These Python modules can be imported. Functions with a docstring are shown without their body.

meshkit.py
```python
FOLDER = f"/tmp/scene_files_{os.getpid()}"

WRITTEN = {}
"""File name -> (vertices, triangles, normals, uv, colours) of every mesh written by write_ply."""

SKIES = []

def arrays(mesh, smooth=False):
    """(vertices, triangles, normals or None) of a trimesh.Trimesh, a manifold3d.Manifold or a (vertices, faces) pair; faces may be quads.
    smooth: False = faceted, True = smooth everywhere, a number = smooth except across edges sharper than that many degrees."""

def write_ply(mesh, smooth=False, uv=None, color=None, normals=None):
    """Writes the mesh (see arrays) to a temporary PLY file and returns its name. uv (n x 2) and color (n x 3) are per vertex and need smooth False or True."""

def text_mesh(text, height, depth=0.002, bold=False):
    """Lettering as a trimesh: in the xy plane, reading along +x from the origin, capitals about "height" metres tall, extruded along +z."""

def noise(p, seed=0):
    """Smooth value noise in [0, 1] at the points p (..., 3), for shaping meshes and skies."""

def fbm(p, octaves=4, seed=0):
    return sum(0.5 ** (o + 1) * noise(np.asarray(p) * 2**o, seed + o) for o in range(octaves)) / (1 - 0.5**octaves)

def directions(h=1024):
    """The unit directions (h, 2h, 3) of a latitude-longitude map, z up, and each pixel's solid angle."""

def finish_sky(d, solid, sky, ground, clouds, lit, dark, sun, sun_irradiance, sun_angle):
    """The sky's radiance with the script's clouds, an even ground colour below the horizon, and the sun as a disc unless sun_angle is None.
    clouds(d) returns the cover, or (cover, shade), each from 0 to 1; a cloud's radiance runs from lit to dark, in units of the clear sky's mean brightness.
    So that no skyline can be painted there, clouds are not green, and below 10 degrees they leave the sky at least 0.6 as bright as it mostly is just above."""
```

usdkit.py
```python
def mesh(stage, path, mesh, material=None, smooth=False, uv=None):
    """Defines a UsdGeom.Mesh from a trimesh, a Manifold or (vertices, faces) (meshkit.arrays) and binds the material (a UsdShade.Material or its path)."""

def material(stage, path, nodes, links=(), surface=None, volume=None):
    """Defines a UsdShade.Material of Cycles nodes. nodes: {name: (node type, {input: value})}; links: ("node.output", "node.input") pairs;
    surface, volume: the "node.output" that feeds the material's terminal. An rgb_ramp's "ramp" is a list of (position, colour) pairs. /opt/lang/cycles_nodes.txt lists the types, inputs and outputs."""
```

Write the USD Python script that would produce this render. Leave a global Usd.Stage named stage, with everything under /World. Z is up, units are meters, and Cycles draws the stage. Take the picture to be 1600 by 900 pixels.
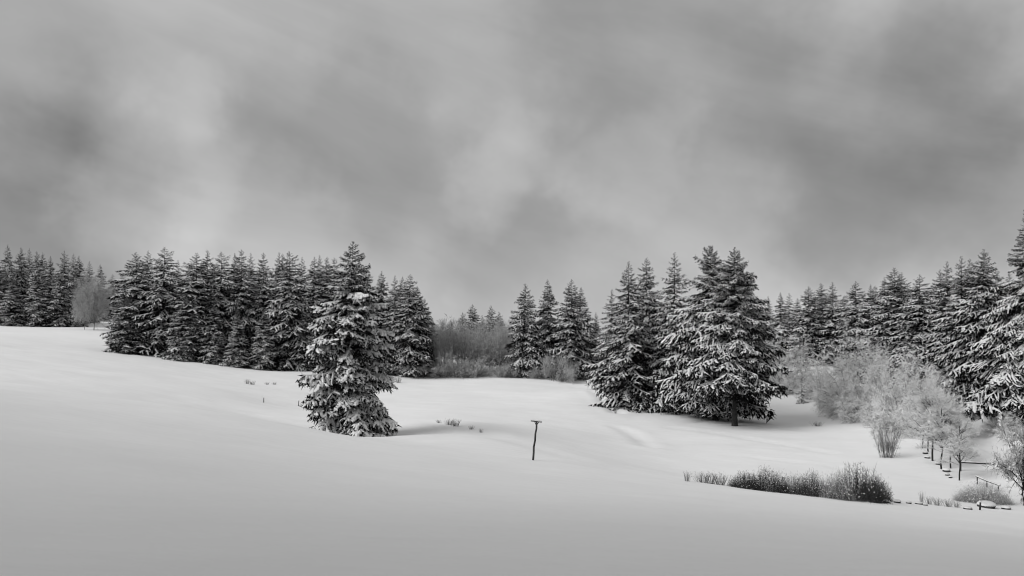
import math, random
import numpy as np, trimesh, usdkit, meshkit
from scipy.interpolate import RBFInterpolator, RegularGridInterpolator
from pxr import Usd, UsdGeom, UsdLux, UsdShade, Gf, Sdf

rng = np.random.default_rng(7)
stage = Usd.Stage.CreateInMemory()
UsdGeom.SetStageUpAxis(stage, UsdGeom.Tokens.z)
UsdGeom.SetStageMetersPerUnit(stage, 1.0)
world = UsdGeom.Xform.Define(stage, '/World')
stage.SetDefaultPrim(world.GetPrim())
UsdGeom.Scope.Define(stage, '/World/Looks')

# ------------------------------------------------------------------ camera
F = 1256.0                    # focal length in photograph pixels (1600 wide)
HY = 545.0                    # the row of the horizon in the photograph
cam = UsdGeom.Camera.Define(stage, '/World/camera')
cam.CreateHorizontalApertureAttr(36.0)
cam.CreateVerticalApertureAttr(20.25)
cam.CreateFocalLengthAttr(36.0 * F / 1600)
cam.CreateVerticalApertureOffsetAttr((HY - 450) * 36 / 1600)
cam.CreateClippingRangeAttr(Gf.Vec2f(0.1, 5000))
cam.CreateExposureAttr(0.0)
cam.AddTranslateOp().Set(Gf.Vec3d(0, 0, 0))
cam.AddRotateXOp().Set(90.0)

# ------------------------------------------------------------------ sky and sun
SUN = np.array([-0.77, -0.44, 0.60]); SUN /= np.linalg.norm(SUN)
SUN_EL = math.asin(SUN[2]); SUN_ROT = math.atan2(SUN[0], SUN[1])
sun = UsdLux.DistantLight.Define(stage, '/World/sun')
sun.CreateIntensityAttr(0.60)
sun.CreateAngleAttr(40.0)
sun.CreateColorAttr(Gf.Vec3f(1.0, 1.0, 1.0))
sun.GetPrim().CreateAttribute('inputs:normalize', Sdf.ValueTypeNames.Bool).Set(True)
zax = Gf.Vec3d(*SUN); xax = Gf.Cross(Gf.Vec3d(0, 0, 1), zax).GetNormalized(); yax = Gf.Cross(zax, xax)
sun.AddTransformOp().Set(Gf.Matrix4d(*xax, 0, *yax, 0, *zax, 0, 0, 0, 0, 1))

def px_dir(px, py):
    v = np.array([(px - 800) / F, 1.0, (HY - py) / F]); return v / np.linalg.norm(v)

# overcast: cloud banks as soft lobes of brightness round a direction, torn by noise; (px, py, radius in px, amount)
BANKS = [(240, 285, 120, .26), (425, 320, 90, .12), (310, 45, 130, .14), (700, 110, 210, .04), (660, 20, 160, .03), (795, 265, 80, .15),
         (985, 250, 80, .13), (860, 410, 130, -.10), (1190, 70, 150, .10), (1490, 55, 200, .12), (60, 50, 190, .13), (840, 180, 120, .03),
         (110, 200, 220, -.06), (70, 370, 150, -.19), (1290, 400, 190, .12), (500, 240, 100, .05), (250, 170, 130, -.06), (50, 310, 150, -.10), (500, 235, 140, -.10), (590, 220, 130, -.07), (810, 345, 120, -.09),
         (1020, 60, 170, -.14), (1330, 205, 180, -.22), (1400, 45, 130, .13), (1450, 150, 110, -.06), (1410, 215, 170, -.17), (1580, 235, 140, -.06)]
N = {'tc': ('texture_coordinate', {}),
     'sky': ('sky_texture', {'sky_type': 'single_scattering', 'sun_disc': False, 'sun_elevation': SUN_EL, 'sun_rotation': SUN_ROT}),
     'bw': ('rgb_to_bw', {}),
     'wn': ('noise_texture', {'scale': 5.0, 'detail': 5.0, 'roughness': .55}),
     'ws': ('vector_math', {'math_type': 'subtract', 'vector2': (.5, .5, .5)}),
     'wm': ('vector_math', {'math_type': 'multiply', 'vector2': (.28, .20, .16)}),
     'wa0': ('vector_math', {'math_type': 'add'}), 'fn': ('noise_texture', {'scale': 13.0, 'detail': 4.0}), 'fs': ('vector_math', {'math_type': 'subtract', 'vector2': (.5, .5, .5)}), 'fm': ('vector_math', {'math_type': 'multiply', 'vector2': (.09, .09, .09)}), 'wa': ('vector_math', {'math_type': 'add'}),
     'wz': ('vector_math', {'math_type': 'normalize'}),
     'sr': ('mapping', {'rotation': (0, -.32, 0)}), 'st': ('mapping', {'scale': (1.35, 2.2, 4.6), 'location': (3.1, .4, 1.7)}),
     'n2': ('noise_texture', {'scale': 3.6, 'detail': 5.0, 'roughness': .5, 'distortion': .5}), 'n2r': ('map_range', {'from_min': .25, 'from_max': .75, 'to_min': -.06, 'to_max': .06}), 'ns': ('math', {'math_type': 'add'}),
     'n1': ('noise_texture', {'scale': 1.6, 'detail': 6.0, 'roughness': .52, 'distortion': .6}),
     'n1r': ('map_range', {'from_min': .25, 'from_max': .75, 'to_min': -.15, 'to_max': .15}),
     'sep': ('separate_xyz', {}),
     'hz': ('map_range', {'from_min': -.02, 'from_max': .27, 'to_min': .36, 'to_max': 0.0, 'clamp': True, 'range_type': 'smoothstep'}),
     'zen': ('map_range', {'from_min': .45, 'from_max': 1.0, 'to_min': 0.0, 'to_max': .12, 'clamp': True})}
Lk = [('tc.generated', 'wn.vector'), ('wn.color', 'ws.vector1'), ('ws.vector', 'wm.vector1'), ('tc.generated', 'wa0.vector1'), ('wm.vector', 'wa0.vector2'), ('tc.generated', 'fn.vector'), ('fn.color', 'fs.vector1'), ('fs.vector', 'fm.vector1'), ('wa0.vector', 'wa.vector1'), ('fm.vector', 'wa.vector2'),
      ('wa.vector', 'wz.vector1'), ('tc.generated', 'sr.vector'), ('sr.vector', 'st.vector'), ('st.vector', 'n1.vector'), ('st.vector', 'n2.vector'), ('n2.fac', 'n2r.value'), ('n1r.result', 'ns.value1'), ('n2r.result', 'ns.value2'), ('n1.fac', 'n1r.value'), ('tc.generated', 'sep.vector'),
      ('sep.z', 'hz.value'), ('sep.z', 'zen.value'), ('sky.color', 'bw.color')]
prev = 'ns.value'
for i, (px, py, r, a) in enumerate(BANKS):
    N[f'd{i}'] = ('vector_math', {'math_type': 'dot_product', 'vector2': tuple(px_dir(px, py))})
    N[f'm{i}'] = ('map_range', {'range_type': 'smoothstep', 'from_min': math.cos(1.45 * r / F), 'from_max': 1.0, 'to_min': 0.0, 'to_max': 1.45 * a, 'clamp': True})
    N[f'a{i}'] = ('math', {'math_type': 'add'})
    Lk += [('wz.vector', f'd{i}.vector1'), (f'd{i}.value', f'm{i}.value'), (prev, f'a{i}.value1'), (f'm{i}.result', f'a{i}.value2')]
    prev = f'a{i}.value'
N |= {'b0': ('math', {'math_type': 'add', 'value2': 1.0}), 'b1': ('math', {'math_type': 'add'}), 'b2': ('math', {'math_type': 'add'}),
      'b3': ('math', {'math_type': 'multiply', 'value2': 3.9}),
      'cc': ('combine_color', {}), 'bc': ('combine_color', {}),
      'mx': ('mix', {'fac': .97}), 'bg': ('background_shader', {'strength': .10})}
Lk += [(prev, 'b0.value1'), ('b0.value', 'b1.value1'), ('hz.result', 'b1.value2'), ('b1.value', 'b2.value1'), ('zen.result', 'b2.value2'), ('b2.value', 'b3.value1'),
       ('b3.value', 'cc.r'), ('b3.value', 'cc.g'), ('b3.value', 'cc.b'), ('bw.val', 'bc.r'), ('bw.val', 'bc.g'), ('bw.val', 'bc.b'),
       ('bc.color', 'mx.color1'), ('cc.color', 'mx.color2'), ('mx.color', 'bg.color')]
sky_m = usdkit.material(stage, '/World/Looks/overcast_sky', N, Lk, surface='bg.background')
dome = UsdLux.DomeLight.Define(stage, '/World/sky')
dome.CreateIntensityAttr(1.0)
UsdShade.MaterialBindingAPI.Apply(dome.GetPrim()).Bind(sky_m)
dome.GetPrim().SetCustomDataByKey('kind', 'structure')

# ------------------------------------------------------------------ materials (a monochrome winter: everything is a neutral grey)
def g(v): return (v, v, v)
def mat(name, lo, hi, scale=2.0, rough=.85, spec=.2, bump=0.0, bscale=6.0, detail=4.0, bdist=.05):
    n = {'tc': ('texture_coordinate', {}), 'n': ('noise_texture', {'scale': scale, 'detail': detail, 'roughness': .6}),
         'r': ('rgb_ramp', {'ramp': [(.3, g(lo)), (.7, g(hi))]}),
         'p': ('principled_bsdf', {'roughness': rough, 'specular_ior_level': spec})}
    l = [('tc.object', 'n.vector'), ('n.fac', 'r.fac'), ('r.color', 'p.base_color')]
    if bump:
        n |= {'bn': ('noise_texture', {'scale': bscale, 'detail': 5.0}), 'b': ('bump', {'strength': bump, 'distance': bdist})}
        l += [('tc.object', 'bn.vector'), ('bn.fac', 'b.height'), ('b.normal', 'p.normal')]
    return usdkit.material(stage, f'/World/Looks/{name}', n, l, surface='p.BSDF')
M = {'needles': mat('spruce_needles', .005, .016, 3.0, .9, .08),
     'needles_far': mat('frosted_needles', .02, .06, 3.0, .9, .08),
     'bough_snow': mat('bough_snow', .64, .82, 2.0, .75, .15, .5, 5.0, bdist=.12),
     'bark': mat('spruce_bark', .015, .05, 6.0, .9, .1, .8, 12.0),
     'frost': mat('hoar_frosted_twigs', .55, .82, 1.5, .9, .1),
     'black_twig': mat('dark_wet_stems', .015, .05, 2.0, .9, .1),
     'frost_grey': mat('grey_frosted_twigs', .32, .52, 1.5, .9, .1),
     'grey_twig': mat('bare_grey_twigs', .13, .26, 1.5, .9, .1),
     'dark_twig': mat('dark_bush_twigs', .02, .09, 2.0, .9, .1),
     'wood': mat('weathered_post_wood', .03, .09, 8.0, .8, .1, .4, 20.0),
     'grass': mat('dry_grass', .18, .34, 2.0, .9, .1),
     'stone': mat('dark_stream_stone', .03, .08, 4.0, .8, .2, .6, 8.0)}
# snow on the ground: even white with a very fine grain and wind texture
M['snow'] = usdkit.material(stage, '/World/Looks/ground_snow', {
    'tc': ('texture_coordinate', {}),
    'n': ('noise_texture', {'scale': .09, 'detail': 4.0, 'roughness': .55}), 'r': ('rgb_ramp', {'ramp': [(.3, g(.84)), (.7, g(.90))]}),
    'mp': ('mapping', {'scale': (1.0, 3.0, 1.0), 'rotation': (0, 0, .35)}),
    'bn': ('noise_texture', {'scale': .55, 'detail': 7.0, 'roughness': .5}), 'b': ('bump', {'strength': .24, 'distance': .25}),
    'fn': ('noise_texture', {'scale': 14.0, 'detail': 3.0}), 'fb': ('bump', {'strength': .12, 'distance': .02}),
    'p': ('principled_bsdf', {'roughness': .8, 'specular_ior_level': .15})},
    [('tc.object', 'n.vector'), ('n.fac', 'r.fac'), ('r.color', 'p.base_color'), ('tc.object', 'mp.vector'), ('mp.vector', 'bn.vector'), ('bn.fac', 'b.height'),
     ('tc.object', 'fn.vector'), ('fn.fac', 'fb.height'), ('b.normal', 'fb.normal'), ('fb.normal', 'p.normal')], surface='p.BSDF')

# ------------------------------------------------------------------ scene helpers
used = {}
def numbered(parent, name):
    k = used.get((parent, name), 0); used[(parent, name)] = k + 1
    return name if k == 0 else f'{name}_{k:03d}'
def tag(p, label=None, cat=None, group=None, kind=None):
    for k, v in (('label', label), ('category', cat), ('group', group), ('kind', kind)):
        if v: p.SetCustomDataByKey(k, v)
    return p
def obj(name, vf, m, parent='/World', smooth=False, **kw):
    path = f'{parent}/{numbered(parent, name)}'
    p = usdkit.mesh(stage, path, vf, M[m] if isinstance(m, str) else m, smooth=smooth).GetPrim()
    return tag(p, **kw)
def thing(name, loc, label, cat, group=None, rz=0.0, scale=None, lean=0.0):
    x = UsdGeom.Xform.Define(stage, f"/World/{numbered('/World', name)}")
    x.AddTranslateOp().Set(Gf.Vec3d(*map(float, loc)))
    if lean: x.AddRotateYOp().Set(float(lean))
    if rz: x.AddRotateZOp().Set(float(rz))
    if scale is not None: x.AddScaleOp().Set(Gf.Vec3f(*map(float, scale)))
    return tag(x.GetPrim(), label, cat, group)
class Geo:
    def __init__(s): s.v, s.f, s.n = [], [], 0
    def add(s, v, f):
        s.v.append(np.asarray(v, float)); s.f.append(np.asarray(f, int) + s.n); s.n += len(v); return s
    def get(s): return np.vstack(s.v), np.vstack(s.f)
def tube(path, radii, sides=6, cap=True):
    path = np.asarray(path, float); radii = np.broadcast_to(radii, len(path)); n = len(path)
    t = np.gradient(path, axis=0); t /= np.linalg.norm(t, axis=1, keepdims=True) + 1e-9
    up = np.where(np.abs(t[:, 2:3]) > .9, np.array([[1., 0, 0]]), np.array([[0, 0, 1.]]))
    a = np.cross(t, up); a /= np.linalg.norm(a, axis=1, keepdims=True); b = np.cross(t, a)
    ang = np.arange(sides) / sides * 2 * np.pi
    v = path[:, None] + radii[:, None, None] * (np.cos(ang)[None, :, None] * a[:, None] + np.sin(ang)[None, :, None] * b[:, None])
    v = v.reshape(-1, 3); f = []
    for i in range(n - 1):
        for j in range(sides):
            p, q = i * sides + j, i * sides + (j + 1) % sides
            f += [[p, p + sides, q], [q, p + sides, q + sides]]
    if cap:
        for j in range(1, sides - 1): f += [[0, j, j + 1], [(n - 1) * sides, (n - 1) * sides + j + 1, (n - 1) * sides + j]]
    return v, np.array(f)

# ------------------------------------------------------------------ terrain: heights interpolated between surveyed points (column, row, distance)
CTRL = [(0, 900, 5), (400, 900, 5.6), (800, 900, 6), (1200, 900, 6.6), (1600, 900, 7.5),
        (0, 760, 10), (0, 690, 17), (0, 640, 30), (0, 600, 55), (0, 575, 80), (0, 555, 105), (0, 530, 145), (0, 511, 190),
        (150, 625, 46), (150, 600, 75), (150, 573, 108), (150, 545, 150), (150, 514, 188),
        (300, 640, 50), (300, 606, 85), (300, 588, 115), (300, 567, 145),
        (540, 780, 14), (540, 722, 28), (470, 668, 48), (540, 686, 55), (545, 687, 62), (400, 628, 86), (400, 600, 120), (400, 577, 148), (540, 642, 90), (540, 612, 120), (540, 583, 148),
        (600, 684, 55), (640, 692, 52), (680, 668, 68), (800, 735, 32), (760, 684, 54), (838, 698, 54), (832, 719, 45), (750, 665, 70), (700, 640, 92), (700, 615, 120), (700, 592, 150), (850, 592, 152),
        (900, 720, 47), (976, 738, 46), (900, 690, 68), (900, 650, 95), (900, 606, 143), (980, 640, 104), (940, 612, 120),
        (1070, 751, 40), (1166, 764, 39), (1260, 775, 39), (1400, 786, 41), (1500, 796, 41), (1600, 806, 41),
        (1040, 690, 80), (1147, 666, 90), (1147, 700, 74), (1147, 744, 58), (1060, 740, 57), (1230, 640, 106), (1300, 655, 98), (1300, 700, 76), (1270, 750, 56), (1400, 764, 54), (1400, 720, 67), (1400, 690, 80),
        (1500, 752, 60), (1500, 700, 73), (1500, 655, 89), (1540, 672, 85), (1600, 725, 65), (1600, 700, 72), (1600, 660, 90), (1600, 783, 49), (1500, 776, 50), (1700, 790, 49), (1700, 650, 95),
        (1440, 605, 112), (1350, 590, 127), (1250, 572, 142), (1120, 590, 150)]
pts = [((px - 800) / F * d, d, (HY - py) / F * d) for px, py, d in CTRL]
pts += [(0, 0, -1.66), (-6, 0, -1.0), (8, 0, -2.6), (0, -12, -.6), (-30, -10, 1.0), (30, -10, -4.5), (0, -60, 5), (-80, -60, 10), (80, -60, -4), (-60, 20, .6), (-110, 80, 4), (-90, 40, 2),
        (60, 25, -9), (95, 40, -9.5), (-170, 190, 9), (-120, 260, 9), (-60, 250, 4), (0, 240, -4), (60, 240, -1), (120, 240, 6), (160, 170, 6), (120, 110, -3), (-200, 330, 14), (0, 340, 2), (200, 330, 14),
        (-300, 100, 16), (300, 100, 0), (300, -60, -8), (-300, -60, 14)]
pts = np.array(pts)
def warp(x, y):
    return np.stack([np.asarray(x) / 60.0, np.asarray(y) / 60.0], -1)
rbf = RBFInterpolator(warp(pts[:, 0], pts[:, 1]), pts[:, 2], kernel='thin_plate_spline', smoothing=2e-3)
def axis(lo, hi, step, far, n):
    core = np.arange(lo, hi + step / 2, step); k = np.linspace(0, 1, n + 1)[1:]
    return np.concatenate([(lo - (far) * (k ** 2.2))[::-1], core, hi + far * k ** 2.2])
XS, YS = axis(-85, 95, .66, 1500, 30), axis(-2, 160, .66, 1600, 30)
GX, GY = np.meshgrid(XS, YS)
cl = np.stack([np.clip(GX, -300, 300), np.clip(GY, -60, 340)], -1)
GZ = rbf(warp(cl[..., 0], cl[..., 1]).reshape(-1, 2)).reshape(GX.shape)
def seg_dist(poly):
    best = np.full(GX.shape, 1e9)
    for (x0, y0), (x1, y1) in zip(poly[:-1], poly[1:]):
        dx, dy = x1 - x0, y1 - y0; t = np.clip(((GX - x0) * dx + (GY - y0) * dy) / (dx * dx + dy * dy + 1e-9), 0, 1)
        best = np.minimum(best, np.hypot(GX - x0 - t * dx, GY - y0 - t * dy))
    return best
P3 = np.stack([GX, GY, 0 * GX], -1)
near = np.clip((np.hypot(GX, GY) - 4) / 30, 0, 1)
GZ += near * (.5 * (meshkit.fbm(P3 / 16.0, 3, 3) - .5) + .16 * (meshkit.fbm(P3 * np.array([.35, .6, 1]), 3, 9) - .5)) + .05 * (meshkit.fbm(P3 / 2.2, 3, 5) - .5)
smooth_z = RegularGridInterpolator((YS, XS), GZ, bounds_error=False, fill_value=None)
def hit(px, py):
    """where the ray through a pixel of the photograph meets the snow"""
    d = np.array([(px - 800) / F, 1, (HY - py) / F]); s = np.arange(3, 260, .1)
    p = d[None] * s[:, None]; below = np.nonzero(smooth_z(p[:, [1, 0]]) > p[:, 2])[0]
    return p[below[0]] if len(below) else p[-1]
def poly(*pp): return [tuple(hit(a, b)[:2]) for a, b in pp]
for line, w, dep in ((poly((930, 612), (942, 622), (950, 632), (966, 646)), .7, -.28), (poly((966, 668), (985, 676), (1003, 688), (1012, 698)), .8, -.16),
                     (poly((1040, 667), (1100, 674), (1160, 684), (1230, 696), (1300, 709)), .5, -.12), (poly((1180, 716), (1290, 726), (1350, 740)), .5, -.12),
                     (poly((690, 661), (745, 674), (800, 690), (900, 718)), 1.0, -.06)):
    d = seg_dist(line); GZ += dep * np.exp(-(d / w) ** 2) - .35 * dep * np.exp(-((d - 2 * w) / w) ** 2)
road = [((1640 - 800) / F * 62, 62), ((1590 - 800) / F * 68, 68), ((1540 - 800) / F * 76, 76), ((1510 - 800) / F * 85, 85), ((1490 - 800) / F * 97, 97)]
d = seg_dist(road); GZ += -.6 * np.exp(-(d / 1.7) ** 4) + .6 * np.exp(-((d - 3.0) / .9) ** 2)
height = RegularGridInterpolator((YS, XS), GZ, bounds_error=False, fill_value=None)
def hz(x, y): return float(height([[y, x]])[0])
smooth_z = height
nx, ny = len(XS), len(YS)
idx = np.arange(nx * ny).reshape(ny, nx)
quads = np.stack([idx[:-1, :-1], idx[:-1, 1:], idx[1:, 1:], idx[1:, :-1]], -1).reshape(-1, 4)
obj('snow_ground', (np.stack([GX, GY, GZ], -1).reshape(-1, 3), quads), 'snow', smooth=True, label='smooth untracked snow covering the hillside and the meadow', kind='structure')

def place(px, d):
    x = (px - 800) / F * d; return np.array([x, d, hz(x, d)])

# ------------------------------------------------------------------ spruces
def ridge(path, w, h):
    n = len(path); t = np.gradient(path, axis=0); s = np.cross(t, [0, 0, 1.0]); s /= np.linalg.norm(s, axis=1, keepdims=True) + 1e-9
    z = np.array([0, 0, 1.0]); w = w[:, None]; h = h[:, None]
    v = np.stack([path - s * w - .4 * h * z, path - s * w * .45 + h * z * .9, path + s * w * .55 + h * z * .85, path + s * w - .4 * h * z], 1).reshape(-1, 3)
    a = (np.arange(n - 1)[:, None] * 4 + np.arange(3)).reshape(-1, 1)
    f = np.vstack([a + [0, 1, 5], a + [0, 5, 4]]); e = (n - 1) * 4
    return v, np.vstack([f, [[0, 2, 1], [0, 3, 2], [e, e + 1, e + 2], [e, e + 2, e + 3]]])
def resample(p, n):
    k = np.linspace(0, 1, len(p)); q = np.linspace(0, 1, n); return np.stack([np.interp(q, k, p[:, i]) for i in range(3)], 1)
def make_bough(r, nf, sub, twigs, snow, droop, tw=1.0, seg=5, wide=1.0, fringe=.5):
    """A drooping spray one unit long: dark hanging twigs, and the clotted snow that lies along its fingers."""
    fo, sn = Geo(), Geo()
    t = np.linspace(0, 1, 7); wob = r.normal(0, .03, 7).cumsum()
    ax = np.stack([t, wob * t, .10 * t - droop * t ** 2 + .14 * t ** 4 + r.normal(0, .008, 7)], 1)
    fingers = [(ax, 1.0, 0)]
    def side_shoot(src, tk, sd, l, lo, hi):
        k = np.linspace(0, 1, len(src)); p0 = np.array([np.interp(tk, k, src[:, i]) for i in range(3)])
        d = src[-1] - src[0]; d[2] = 0; d /= np.linalg.norm(d) + 1e-9
        an = sd * math.radians(r.uniform(lo, hi)); c, q = math.cos(an), math.sin(an); e = np.array([d[0] * c - d[1] * q, d[0] * q + d[1] * c, 0])
        u = np.linspace(0, 1, 5)[:, None]; dr = r.uniform(.25, .75)
        return p0 + u * l * e + np.array([0, 0, 1.0]) * (-.12 * l * u - dr * l * u ** 2 + .14 * l * u ** 4)
    for k in range(nf):
        tk = .12 + .84 * (k + r.uniform(0, .8)) / nf; sd = 1 if k % 2 else -1
        l = (.36 * (1 - tk) ** .6 + .08) * r.uniform(.65, 1.2); fg = side_shoot(ax, tk, sd, l, 28, 54); fingers.append((fg, l, 1))
        for j in range(int(round(sub * min(1, l / .3)))):
            fingers.append((side_shoot(fg, r.uniform(.2, .9), 1 if j % 2 else -1, l * r.uniform(.28, .5), 30, 65), l * .4, 2))
    for fg, l, lev in fingers:
        n = max(4, int(twigs * (.3 + l)))
        u = r.uniform(.05, 1, n); q = np.stack([np.interp(u, np.linspace(0, 1, len(fg)), fg[:, i]) for i in range(3)], 1)
        tan = (fg[-1] - fg[0]) / np.linalg.norm(fg[-1] - fg[0]); side = np.cross(tan, [0, 0, 1]); side /= np.linalg.norm(side) + 1e-9
        sg = r.choice([-1, 1], n)[:, None]
        d = tan * r.uniform(.2, 1.1, (n, 1)) + side * sg * r.uniform(.1, .9, (n, 1)) - np.array([0, 0, 1.0]) * r.uniform(-.45, 1.4, (n, 1))
        d /= np.linalg.norm(d, axis=1, keepdims=True); L = r.uniform(.05, .13, (n, 1)) * tw
        c = np.cross(d, r.normal(0, 1, (n, 3))); c /= np.linalg.norm(c, axis=1, keepdims=True); c *= r.uniform(.010, .02, (n, 1)) * tw
        fo.add(np.stack([q - c, q + c, q + d * L], 1).reshape(-1, 3), np.arange(n)[:, None] * 3 + [0, 1, 2])
        if r.uniform() < .2 + .8 * min(1, snow):
            m = seg + 2 if lev == 0 else seg if lev == 1 else 4
            pp = resample(fg, m); k = np.linspace(0, 1, m); prof = np.sin(np.pi * np.clip(.14 + .8 * k, 0, 1)) ** .5
            lump = np.clip(r.uniform(.15, 1.75, m), .3, 1.5)
            w = (.032, .027, .021)[lev] * wide * snow * prof * lump
            pp = pp + r.normal(0, .006, (m, 3)) * [1, 1, .6]
            sn.add(*ridge(pp + [0, 0, .004], w * .85, w * r.uniform(.6, 1.1, m)))
            if snow > .3:                                    # rime and small clots along the side twigs
                n = int(n * fringe); u = r.uniform(.08, 1, n); q = np.stack([np.interp(u, k, pp[:, i]) for i in range(3)], 1) + [0, 0, .004]
                d = tan * r.uniform(.2, 1.0, (n, 1)) + side * r.choice([-1, 1], n)[:, None] * r.uniform(.2, 1.0, (n, 1)) - np.array([0, 0, 1.0]) * r.uniform(.05, .9, (n, 1))
                d /= np.linalg.norm(d, axis=1, keepdims=True); L = r.uniform(.025, .075, (n, 1)) * tw * min(1, snow)
                c = np.cross(d, np.array([0, 0, 1.0]) + r.normal(0, .4, (n, 3))); c /= np.linalg.norm(c, axis=1, keepdims=True); c *= L * .2
                sn.add(np.stack([q - c, q + c, q + d * L], 1).reshape(-1, 3), np.arange(n)[:, None] * 3 + [0, 1, 2])
    return fo.get(), (sn.get() if sn.v else (np.zeros((0, 3)), np.zeros((0, 3), int)))
def bank(seed, nf, sub, twigs, tw, seg, wide, fringe):
    r = np.random.default_rng(seed); out = {}
    mk = lambda k, sn, d, f=nf, t=tw: [make_bough(r, f, sub, twigs, r.uniform(*sn), r.uniform(*d), t, seg, wide, fringe) for _ in range(k)]
    out['low'] = mk(7, (.8, 1.3), (.14, .30)); out['mid'] = mk(7, (.75, 1.25), (.12, .28))
    out['top'] = mk(6, (.35, .7), (.02, .18), max(5, nf - 2), tw * .95); out['bare'] = mk(3, (.1, .15), (.2, .4))
    return out
BIG, HI, MID = bank(10, 15, 3, 14, 1.1, 5, 1.22, .6), bank(11, 17, 2, 14, 1.0, 5, .66, .35), bank(12, 10, 1, 13, 1.5, 4, .90, .1)
def rot(az, el, roll):
    ca, sa, ce, se, cr, sr = np.cos(az), np.sin(az), np.cos(el), np.sin(el), np.cos(roll), np.sin(roll)
    Rz = np.array([[ca, -sa, 0], [sa, ca, 0], [0, 0, 1]]); Ry = np.array([[ce, 0, -se], [0, 1, 0], [se, 0, ce]]); Rx = np.array([[1, 0, 0], [0, cr, -sr], [0, sr, cr]])
    return Rz @ Ry @ Rx
def spruce(seed, H, R, prof, n, bk, **kw):
    """Grows the tree three times, correcting bough lengths until its outline has the given widths at the given heights."""
    ph, pr = map(np.array, zip(*prof)); q = np.linspace(0, 1, 21); want = np.interp(q, ph, pr) * R; k = np.ones(21)
    ax = kw.get('axis_fn') or (lambda t: (0, 0))
    for i in range(3):
        out = grow(seed, H, R, list(zip(q, np.interp(q, ph, pr) * k)), n, bk, **kw)
        if i == 2: return out
        v = out[1][0]; z = v[:, 2] / H; rr = np.hypot(v[:, 0] - np.array([ax(a)[0] for a in q])[np.clip((z * 20).round().astype(int), 0, 20)], v[:, 1])
        for j in range(21):
            m = np.abs(z - q[j]) < .03
            if m.sum() > 50: k[j] *= np.clip(want[j] / (np.percentile(rr[m], 94) + .05), .6, 1.6) ** .8
        k = np.clip(np.convolve(np.pad(k, 1, 'edge'), [.25, .5, .25], 'valid'), .6, 1.5); k[17:] = 1.05
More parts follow.
